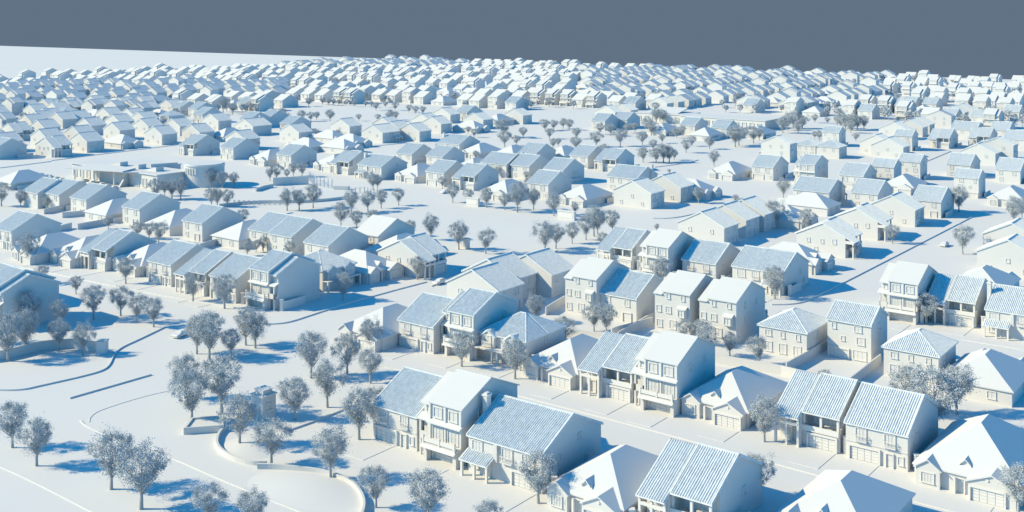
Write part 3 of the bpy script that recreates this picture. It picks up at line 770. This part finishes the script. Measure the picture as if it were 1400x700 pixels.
m = MB('roof'); m.prism([(-52,-12,6.6),(-18,-5,7.2),(-20,3,7.6),(-50,3,7.2)], (0,0,-.5)); m.prism([(-30,2,6.2),(-18,-5,6.8),(-6,4,6.7),(-14,8,6.2)],(0,0,-.35)); link('canopy', m.mesh('canopy'), o)
for x, y in ((-48,-9.5),(-38,-6),(-26,-4)):
    m = MB('trim'); m.tube((x,y,0),(x,y,6.3),.35); link('column', m.mesh('column'), o)
m = MB('wall'); m.prism([(-22,-.002,0),(-22,-.002,6.2),(-20,-6,0)],(1,0,0)); link('buttress', m.mesh('buttress'), o)
m = MB('pane'); m.box(-36,-26,-.15,-.001,0,4.4); link('entrance', m.mesh('entrance'), o)
w = wallline('screen_wall', [(206,249),(243,246.5)], 8.2, .8, 'wall', 'tall freestanding screen wall behind the civic building', 'wall')
c = G(272, 257); o = link('drum_building', None); orient(o, c + Vector((0,9,0))); tag(o, 'round flat-topped drum building beside the civic building', 'round building')
m = MB('wall'); m.tube((0,0,0),(0,0,9.0),8.6,n=48)
dm = m.mesh('wall'); link('wall', dm, o)
m = MB('roof'); m.tube((0,0,9.0),(0,0,9.5),8.9,n=48); m.tube((0,0,9.5),(0,0,9.8),8.2,8.2,n=48); link('roof', m.mesh('roof'), o)
for k in range(7):
    a = -YAW + R(205 + k*9) ; m = MB('trim'); x, y = math.cos(a)*8.7, math.sin(a)*8.7
    m.box(x-.25,x+.25,y-.25,y+.25,5.6,8.2); link('fin', m.mesh('fin'), o)
m = MB('wall'); m.box(-30,-6,-6,4,0,3.6); m.box(-30.4,-6,-6.4,4.4,3.6,3.9); link('wing', m.mesh('wing'), o)
# school
C1 = G(1046, 178.5); o = link('school', None); orient(o, C1); tag(o, 'long low flat-roofed school building at upper right', 'school')
m = MB('wall'); m.box(-62,0,0,22,0,6); m.box(-100,-62.002,4,30,0,6); link('wall', m.mesh('wall'), o)
m = MB('roof'); m.box(-62.2,.5,-.5,22.5,6,6.35); m.box(-100.5,-62.7,3.5,30.5,6,6.35); m.prism([(-96,10,6.35),(-70,10,6.35),(-70,26,9.5),(-90,26,9.5)],(0,0,-.3)); link('roof', m.mesh('roof'), o)
for i in range(11):
    n, mm, s = window('f', 0, -58+i*5.4, 1, 2.8, 3.2, 1, .4); link(n, mm.mesh(n), o)
for i in range(6):
    n, mm, s = window('f', 4, -97+i*6, 1, 3, 3.2, 1, .4); link(n, mm.mesh(n), o)

# ------------------------------------------------------------------ cars
def ring(x, pts): return [(x, y, z) for y, z in pts]
def car_parts():
    P = []
    prof = [(-2.25,.32),(-2.3,.62),(-2.15,.86),(-1.2,.98),(-.9,1.0),(1.35,1.02),(2.1,.98),(2.28,.75),(2.25,.32)]
    b = MB('car')
    n = len(prof)
    for y, k in ((-.90,0),(-.82,1),(.82,1),(.90,0)):
        pass
    ys = [(-.80,.0,.03),(-.90,.0,.0),(-.90,.0,.0),(-.78,.02,.0)]
    sect = []
    for y, sc_, dz in ((-.88,.985,-.0),(-.91,1,0),(-.78,.99,.03),(.78,.99,.03),(.91,1,0),(.88,.985,0)):
        sect.append([(x*sc_, y, (z if k in (0,n-1) else z+dz)) for k,(x,z) in enumerate(prof)])
    i = 0
    for s in sect: b.v += s
    for a in range(len(sect)-1):
        for k in range(n):
            k2 = (k+1) % n; b.f.append((a*n+k, a*n+k2, (a+1)*n+k2, (a+1)*n+k))
    b.f.append(tuple(range(n))); b.f.append(tuple(range(len(sect)*n-1, (len(sect)-1)*n-1, -1)))
    P.append(('body', b, []))
    c = MB('car'); lo = [(-1.05,.98),(1.75,1.0)]; hi = [(-.35,1.46),(1.15,1.47)]
    v = [(lo[0][0],-.8,.98),(lo[1][0],-.8,1.0),(lo[1][0],.8,1.0),(lo[0][0],.8,.98),(hi[0][0],-.6,1.46),(hi[1][0],-.6,1.47),(hi[1][0],.6,1.47),(hi[0][0],.6,1.46)]
    c.v = v; c.f = [(4,5,6,7),(0,1,5,4),(1,2,6,5),(2,3,7,6),(3,0,4,7)]
    P.append(('cabin', c, []))
    w = MB('pane'); 
    def inset(f, s, o):
        q = [Vector(v[k]) for k in f]; m = sum(q, Vector())/4; nn = (q[1]-q[0]).cross(q[2]-q[0]).normalized()
        if nn.dot(m-Vector((.4,0,1.1))) < 0: nn = -nn
        w.quad(*[tuple(m+(p-m)*s+nn*o) for p in q])
    for f in ((0,1,5,4),(1,2,6,5),(2,3,7,6),(3,0,4,7)): inset(f, .84, .012)
    P.append(('windows', w, []))
    for x in (-1.4, 1.4):
        for y in (-.83, .83):
            t = MB('tyre'); t.tube((x,y-.1,.33),(x,y+.1,.33),.33,n=14); r = MB('car'); s = 1 if y > 0 else -1
            r.tube((x,y+s*.1,.33),(x,y+s*.13,.33),.2,n=12); P.append(('wheel', t, [('rim', r)]))
    for y in (-.6,.6):
        h = MB('pane'); h.box(-2.32,-2.26,y-.2,y+.2,.62,.76); P.append(('headlight', h, []))
    return P
CP = [(n, mb.mesh(n), [(sn, sm.mesh(sn)) for sn, sm in sub]) for n, mb, sub in car_parts()]
def car(u, v, yaw, label):
    o = link('parked_car', None); orient(o, G(u, v), yaw); tag(o, label, 'car', 'parked white cars')
    for n, me, sub in CP:
        p = link(n, me, o)
        for sn, sm in sub: link(sn, sm, p)
BYAW = YAW + math.pi/2
car(601, 388, BYAW, 'white car parked at the central road bend right of the dormer house')
car(247, 460, BYAW+.2, 'white car half hidden behind the left foreground trees')
car(1291, 336.5, BYAW, 'white car beside the lone tree on the diagonal road at right')
car(608, 264, BYAW, 'small white vehicle left of the crossroads trees')
for i, (u, v) in enumerate([(115,249.5),(125,251.5),(139,254),(146,256.5),(155,259)]):
    car(u, v, BYAW+.1, 'white car, %s from left in the line before the civic entrance' % ordinal(i+1))
for i, (u, v) in enumerate([(62,243),(68,244.5),(76,246),(84,247.5)]):
    car(u, v, BYAW+.1, 'white car, %s from left in the line beside the far left roofs' % ordinal(i+1))
for i, (u, v) in enumerate([(690,203),(700,204.5),(712,206)]):
    pass
# street lamp
o = link('street_lamp', None); orient(o, G(687, 134.5)); tag(o, 'tall thin street lamp among the far centre roofs', 'street lamp')
m = MB('trim'); m.tube((0,0,0),(0,0,9.5),.18,.12); m.tube((0,0,9.5),(-1.8,0,9.8),.1); link('pole', m.mesh('pole'), o)
m = MB('trim'); m.box(-2.4,-1.6,-.2,.2,9.65,9.85); link('lamp_head', m.mesh('lamp_head'), o)
# ------------------------------------------------------------------ trees
def make_tree(seed, nclump=78, leaves=135, leaf=.12):
    r = random.Random(seed); t = MB('bark')
    t.tube((0,0,-.1),(.05,0,2.0),.3,.2,n=8); t.tube((.05,0,2.0),(.1,.05,6.8),.17,.04,n=6)
    for k in range(8):
        a = k*2.4+r.uniform(-.3,.3); z = r.uniform(1.6,4.2); L = r.uniform(1.3,2.4); e = r.uniform(1.8,3.0)
        t.tube((.05,0,z),(math.cos(a)*L,math.sin(a)*L,z+e),.12,.04,n=5)
        t.tube((math.cos(a)*L*.5,math.sin(a)*L*.5,z+e*.5),(math.cos(a+.7)*L,math.sin(a+.7)*L,z+e+.6),.05,.02,n=4)
    c = MB('leaf')
    lob = [(r.uniform(0,6.28), r.uniform(.0,1.0), r.uniform(.82,1.12)) for _ in range(6)]
    for k in range(nclump):
        while True:
            p = Vector((r.uniform(-1,1), r.uniform(-1,1), r.uniform(-1,1)))
            if .12 < p.length < 1: break
        if k % 3: p = p.normalized()*r.uniform(.68, 1.06)
        s = 1.0
        for la, lz, lk in lob:
            if (p.x*math.cos(la)+p.y*math.sin(la)) > .5: s *= lk
        cx, cy, cz = p.x*3.1*s, p.y*3.1*s, 5.7 + p.z*(2.9 if p.z > 0 else 3.2)*s
        if p.z < 0: cx *= 1+p.z*.75; cy *= 1+p.z*.75
        cr = r.uniform(.4, 1.1)
        for q in range(leaves):
            d = Vector((r.gauss(0,1), r.gauss(0,1), r.gauss(0,1)))*cr*.5
            m = Vector((cx,cy,cz))+d; a = Vector((r.gauss(0,1), r.gauss(0,1), r.gauss(0,1))).normalized()
            b2 = a.orthogonal().normalized(); b2 = (b2*math.cos(q)+a.cross(b2)*math.sin(q))
            L = leaf*r.uniform(.6,1.2); W = L*.5
            c.v += [tuple(m-a*L), tuple(m+b2*W), tuple(m+a*L), tuple(m-b2*W)]; i = len(c.v); c.f.append((i-4,i-3,i-2,i-1))
    def plain(mb, n):
        me = bpy.data.meshes.new(n); me.from_pydata(mb.v, [], mb.f); me.materials.append(M[mb.mat]); me.update(); return me
    return plain(t, 'trunk'), plain(c, 'crown')
TREES = [make_tree(s) for s in (1,2,3,4,5,6)]
rt = random.Random(5)
def tree(u, v, top, label, group):
    """u, v = foot of the trunk; top = image row of the crown's tip"""
    p = G(u, v); h = H - (top-HV)*p.y/FPX
    for hs in houses:        # a trunk never stands inside a house: step out by the shortest way
        d = p - hs['c']
        if abs(d.x) > 20 or abs(d.y) > 20: continue
        qa = hs['ea']/2+1.3-abs(d.dot(AX)); qb = hs['eb']/2+1.3-abs(d.dot(BX))
        if qa > 0 and qb > 0: p = p + (AX*(qa*(1 if d.dot(AX) > 0 else -1)) if qa < qb else BX*(qb*(1 if d.dot(BX) > 0 else -1)))
    h = max(2.5, min(11.5, h)); k = rt.randrange(6); tr, cr = TREES[k]
    o = link('leafy_tree', None); o.location = p; s = h/8.9; f = s*(1.04 if v > 235 else 1.2); o.scale = (f*rt.uniform(.92,1.08), f*rt.uniform(.92,1.08), s*1.03)
    o.rotation_euler = (0,0,rt.uniform(0,6.28)); tag(o, label, 'tree', group)
    link('trunk', tr, o); link('crown', cr, o)
GROVES = [
 ('along the bottom left kerb', [(17,612,550),(50,637,573),(152,669,592),(193,696,608),(285,722,662),(345,728,670)]),
 ('round the gatehouse and planter', [(262,577,507),(253,545,485),(303,566,488),(327.5,609,540),(371,635,574),(403,574,517)]),
 ('in the open park left of the front houses', [(447.5,557,492),(425,517,455),(474.5,512,457),(506,524,477),(491,601,533),(516,588,530),(452,655,586),(514,694,638),(585,716,643),(668,738,686)]),
 ('in the clump behind the left parked car', [(269,484,433),(286,491,427),(316,488,450),(336,472,422),(349,476,428)]),
 ('in the park round the curved wall', [(57,388,363),(104,402,378),(128,437,391),(165,432,392),(187,441,403),(210,447,407),(28,444,395),(81,448,411),(11,494,430),(34,484,424),(80,480,437),(113,486,443),(-6,470,425)]),
 ('in front of the lower left house row', [(55,358,317),(172,388,352),(264,412,374),(307,422,376),(469.5,411,373),(575,381,350)]),
 ('in front of the second row from the bottom', [(514,476,434),(631,501,454),(704,518,464),(820,0,0),(1045,604,545)]),
 ('behind the second row from the bottom', [(733,442,404),(768,477,434),(812,453,417),(829,457,417),(935,468,438),(960,472,437),(966,490,447),(998,488,454),(1037,499,459),(1128,530,505)]),
 ('beside the front row houses', [(736,688,621),(1033,682,620),(1392,702,636),(1398,640,600)]),
 ('in the tall clump at lower right', [(1243,568,500),(1277,593,497),(1308,566,500)]),
 ('beside the diagonal road at right', [(1266,443,402),(1059,409,364),(1316,347.5,308),(1311,290,255),(1386,306,270),(1397,300,272),(1220,333,307),(1163,352,333)]),
 ('among the right back gardens', [(903,393,352),(1062,310,272),(1103,318,286),(1071,271,244),(1092,266,250),(1013,290,271),(1006,278,266),(1215,250,226),(1207,245,232),(898,316,306)]),
 ('in the left park below the pool terrace', [(392.5,288,258),(409,287.5,260),(428,284.5,252),(480.5,292,261),(503,289.5,262),(521,285,260),(545,281,257),(510,260,236),(516,259,240)]),
 ('along the left side of the main avenue', [(466,311,277),(487,313,288),(510,309,287),(539,315,298),(562,323,301),(589,328,294),(627,341,303),(664,347,313)]),
 ('behind the pool terrace', [(369,247,230),(378,246.5,224),(392,244,231),(401,241,223),(413,242,222)]),
 ('along the right side of the main avenue', [(619,277,252),(641,279,258),(665,284,256),(690,287,265),(707,290,243),(729.5,287,258),(757,295,265),(786,293,277),(724,262,242)]),
 ('in the avenue clump above the plain house backs', [(745,345,303),(760,340,307),(782,333,304),(801,328,295),(812,323,282),(817,321,290),(837,318,287),(824,340,318)]),
 ('beside the civic and drum buildings', [(214,273,244),(225,268,247),(235,272,246),(247,273,243),(289,256,230),(304,257,235),(319,256.5,236),(289,282,256),(297,282.5,258),(311,283,259)]),
 ('among the left back gardens', [(332,307,286),(234,289,272),(32,282,259),(148,313,296),(188,326,303),(204,327,304),(217,333,303),(72,285,268),(2,282,250),(365,343,322),(350,345,328),(396,352,330),(338,350,330)]),
 ('in the central park', [(745,179,163),(757,178,164),(770,176,162),(778,178,163),(690,201,179),(688,188,161),(715,189,174),(706,199,185),(751,190,175),(756,203,189),(763,200,189),(787,206,187),(788,190,175),(815,201,180),(820,184,168),(848,200,176),(835,186,169),(858,182,168),(868,181,168),(878,198,180),(885,181,160),(893,185,165),(905,196,183),(915,183,172),(925,189,175),(933,186,172),(938,209,190),(946,200,186),(970,204,187),(879,222,201),(897,223,202),(907,222,196),(915,222,200),(922,219,205),(893,206,191),(826,214,197),(720,222,206),(735,222,207)]),
 ('round the school', [(897,169,148),(905,168,150),(950,172,161),(965,173,164),(958,222,258) if False else (955,278,256),(976,227,206),(1005,201,165),(1010,199,172),(1030,196,172),(1038,192,175),(1043,207,199)]),
 ('in the small right park', [(1070,182,160),(1076,178,158),(1084,176,152),(1091,183,166),(1097,176,157),(1114,168,156),(1131,169,160),(1145,172,158),(1150,176,155),(1156,178,158),(1165,178,156),(1172,178,157),(1181,177,158),(1163,182,165),(1120,192,178),(1114,190,179),(1170,193,182)]),
 ('in the row above the upper meadow', [(422,145.5,134),(441,143,133),(449,144,134),(456,144,135),(463,143.5,136),(474,144,136),(485,146,137),(500,146,138),(508,147,138),(514,151,140),(527,147,138),(540,151,139),(559,154,143),(568,156,145),(578,156,145)]),
 ('on the upper meadow', [(412,166,151),(425,166,153),(433,164,153),(451,166,150),(490.5,165.5,156),(517,166,156),(533,166,150),(541,164,152)]),
 ('beside the dark upper left houses', [(305,153,133),(318,156,141),(335,154,142),(347,152,140),(362,151,141),(371,158,147),(386,162,148),(391,170,155)]),
 ('beside the row behind the drum building', [(318,216,202),(350,205,191),(330,203,190)]),
 ('among the crossroads back gardens', [(683,242,227),(692,240,229),(703,243,228),(720,246,234),(650,218,206),(432,187,176),(470,184,176),(571,169,158),(640,183,173),(648,188,176),(838,256,246),(853,257,246),(915,238,231),(605,258,241),(600,205,195)]),
]
for phrase, L in GROVES:
    L = [t for t in L if t[1]]; L.sort(key=lambda t: t[0])
    for i, (u, v, top) in enumerate(L):
        tree(u, v, top, 'round leafy tree, %s from left %s' % (ordinal(i+1), phrase), 'round trees of the suburb')
nt = sum(len(L) for _, L in GROVES)
# small trees in the far gardens
k = 0; spots = []
while k < 300-nt and k < 110:
    u = rt.uniform(0, 1400); lo = vmin(u)+1.5; v = lo + (vmax(u)-lo)*rt.random()**.7
    if v < 104 and rt.random() < .5: continue
    p = G(u, v)
    if any(rect_gap(h, p, 1, 1) < 1.2 for h in houses if abs(h['c'].x-p.x) < 30 and abs(h['c'].y-p.y) < 30): continue
    spots.append((u, v)); k += 1
spots.sort()
for i, (u, v) in enumerate(spots):
    p = G(u, v); hh = rt.uniform(5.5, 8.5); top = HV + (H-hh)*FPX/p.y
    tree(u, v, top, 'tiny garden tree, %s from left among the far streets' % ordinal(i+1), 'round trees of the suburb')
print('trees', nt + k)
# the tiniest garden trees of the far streets, one mass
c = MB('leaf'); n = 0
while n < 330:
    u = rt.uniform(0, 1400); lo = vmin(u)+1; v = lo + (vmax(u)-lo)*rt.random()
    p = G(u, v)
    if any(rect_gap(h, p, 1, 1) < 1.0 for h in houses if abs(h['c'].x-p.x) < 30 and abs(h['c'].y-p.y) < 30): continue
    n += 1; s = rt.uniform(.7, 1.05)
    for q in range(230):
        d = Vector((rt.gauss(0,1), rt.gauss(0,1), rt.gauss(0,1))).normalized()*rt.uniform(.5,1)
        m = Vector((p.x+d.x*3.1*s, p.y+d.y*3.1*s, (5.4+d.z*2.9)*s)); a = Vector((rt.gauss(0,1), rt.gauss(0,1), rt.gauss(0,1))).normalized()*.42; b2 = a.orthogonal()
        c.v += [tuple(m-a), tuple(m+b2*.7), tuple(m+a), tuple(m-b2*.7)]; i = len(c.v); c.f.append((i-4,i-3,i-2,i-1))
    i = len(c.v); c.v += [(p.x-.2,p.y,0),(p.x+.2,p.y,0),(p.x+.2,p.y,3.5*s),(p.x-.2,p.y,3.5*s)]; c.f.append((i,i+1,i+2,i+3))
    c.v += [(p.x,p.y-.2,0),(p.x,p.y+.2,0),(p.x,p.y+.2,3.5*s),(p.x,p.y-.2,3.5*s)]; c.f.append((i+4,i+5,i+6,i+7))
me = bpy.data.meshes.new('distant_trees'); me.from_pydata(c.v, [], c.f); me.materials.append(M['leaf']); me.update()
tag(link('distant_trees', me), 'hundreds of tiny trees scattered between the farthest houses', 'trees', None, 'stuff')

# ------------------------------------------------------------------ light, world, camera
EL = 32
sun = bpy.data.lights.new('sun', 'SUN'); sun.energy = 4.9; sun.angle = R(.5); sun.color = (1, .83, .50)
so = bpy.data.objects.new('sun', sun); COL.objects.link(so)
so.rotation_euler = Vector((math.cos(R(EL)), 0.0, -math.sin(R(EL)))).to_track_quat('-Z', 'Y').to_euler()
w = bpy.data.worlds.new('World'); sc.world = w; w.use_nodes = True; nt_ = w.node_tree
bg = nt_.nodes['Background']; out = nt_.nodes['World Output']
sky = nt_.nodes.new('ShaderNodeTexSky'); sky.sky_type = 'NISHITA'; sky.sun_disc = False
sky.sun_elevation = R(EL); sky.sun_rotation = R(-90); sky.ozone_density = 6; sky.air_density = 1; sky.dust_density = .3
mul = nt_.nodes.new('ShaderNodeMix'); mul.data_type = 'RGBA'; mul.blend_type = 'MULTIPLY'; mul.inputs[0].default_value = 1
mul.inputs[7].default_value = (.03, .93, 1.13, 1)
nt_.links.new(sky.outputs['Color'], mul.inputs[6]); nt_.links.new(mul.outputs[2], bg.inputs['Color']); bg.inputs['Strength'].default_value = .15
bg2 = nt_.nodes.new('ShaderNodeBackground'); bg2.inputs['Color'].default_value = (.093, .128, .178, 1); bg2.inputs['Strength'].default_value = 1
tc = nt_.nodes.new('ShaderNodeTexCoord'); sx = nt_.nodes.new('ShaderNodeSeparateXYZ'); nt_.links.new(tc.outputs['Generated'], sx.inputs[0])
mr = nt_.nodes.new('ShaderNodeMapRange'); mr.inputs[1].default_value = .03; mr.inputs[2].default_value = .10
nt_.links.new(sx.outputs['Z'], mr.inputs[0])
mx = nt_.nodes.new('ShaderNodeMixShader'); nt_.links.new(mr.outputs[0], mx.inputs[0]); nt_.links.new(bg2.outputs[0], mx.inputs[1]); nt_.links.new(bg.outputs[0], mx.inputs[2])
nt_.links.new(mx.outputs[0], out.inputs['Surface'])

cd = bpy.data.cameras.new('camera'); cam = bpy.data.objects.new('camera', cd); COL.objects.link(cam); sc.camera = cam
cam.location = (0, 0, H); cam.rotation_euler = (math.pi/2, 0, 0)
cd.sensor_width = 36; cd.lens = 36*FPX/1400; cd.shift_y = -(350-HV)/1400; cd.clip_start = 1; cd.clip_end = 12000
sc.view_settings.view_transform = 'Standard'; sc.view_settings.look = 'None'; sc.view_settings.exposure = .4; sc.view_settings.gamma = 1
sc.cycles.max_bounces = 8; sc.cycles.diffuse_bounces = 5; sc.cycles.use_denoising = True
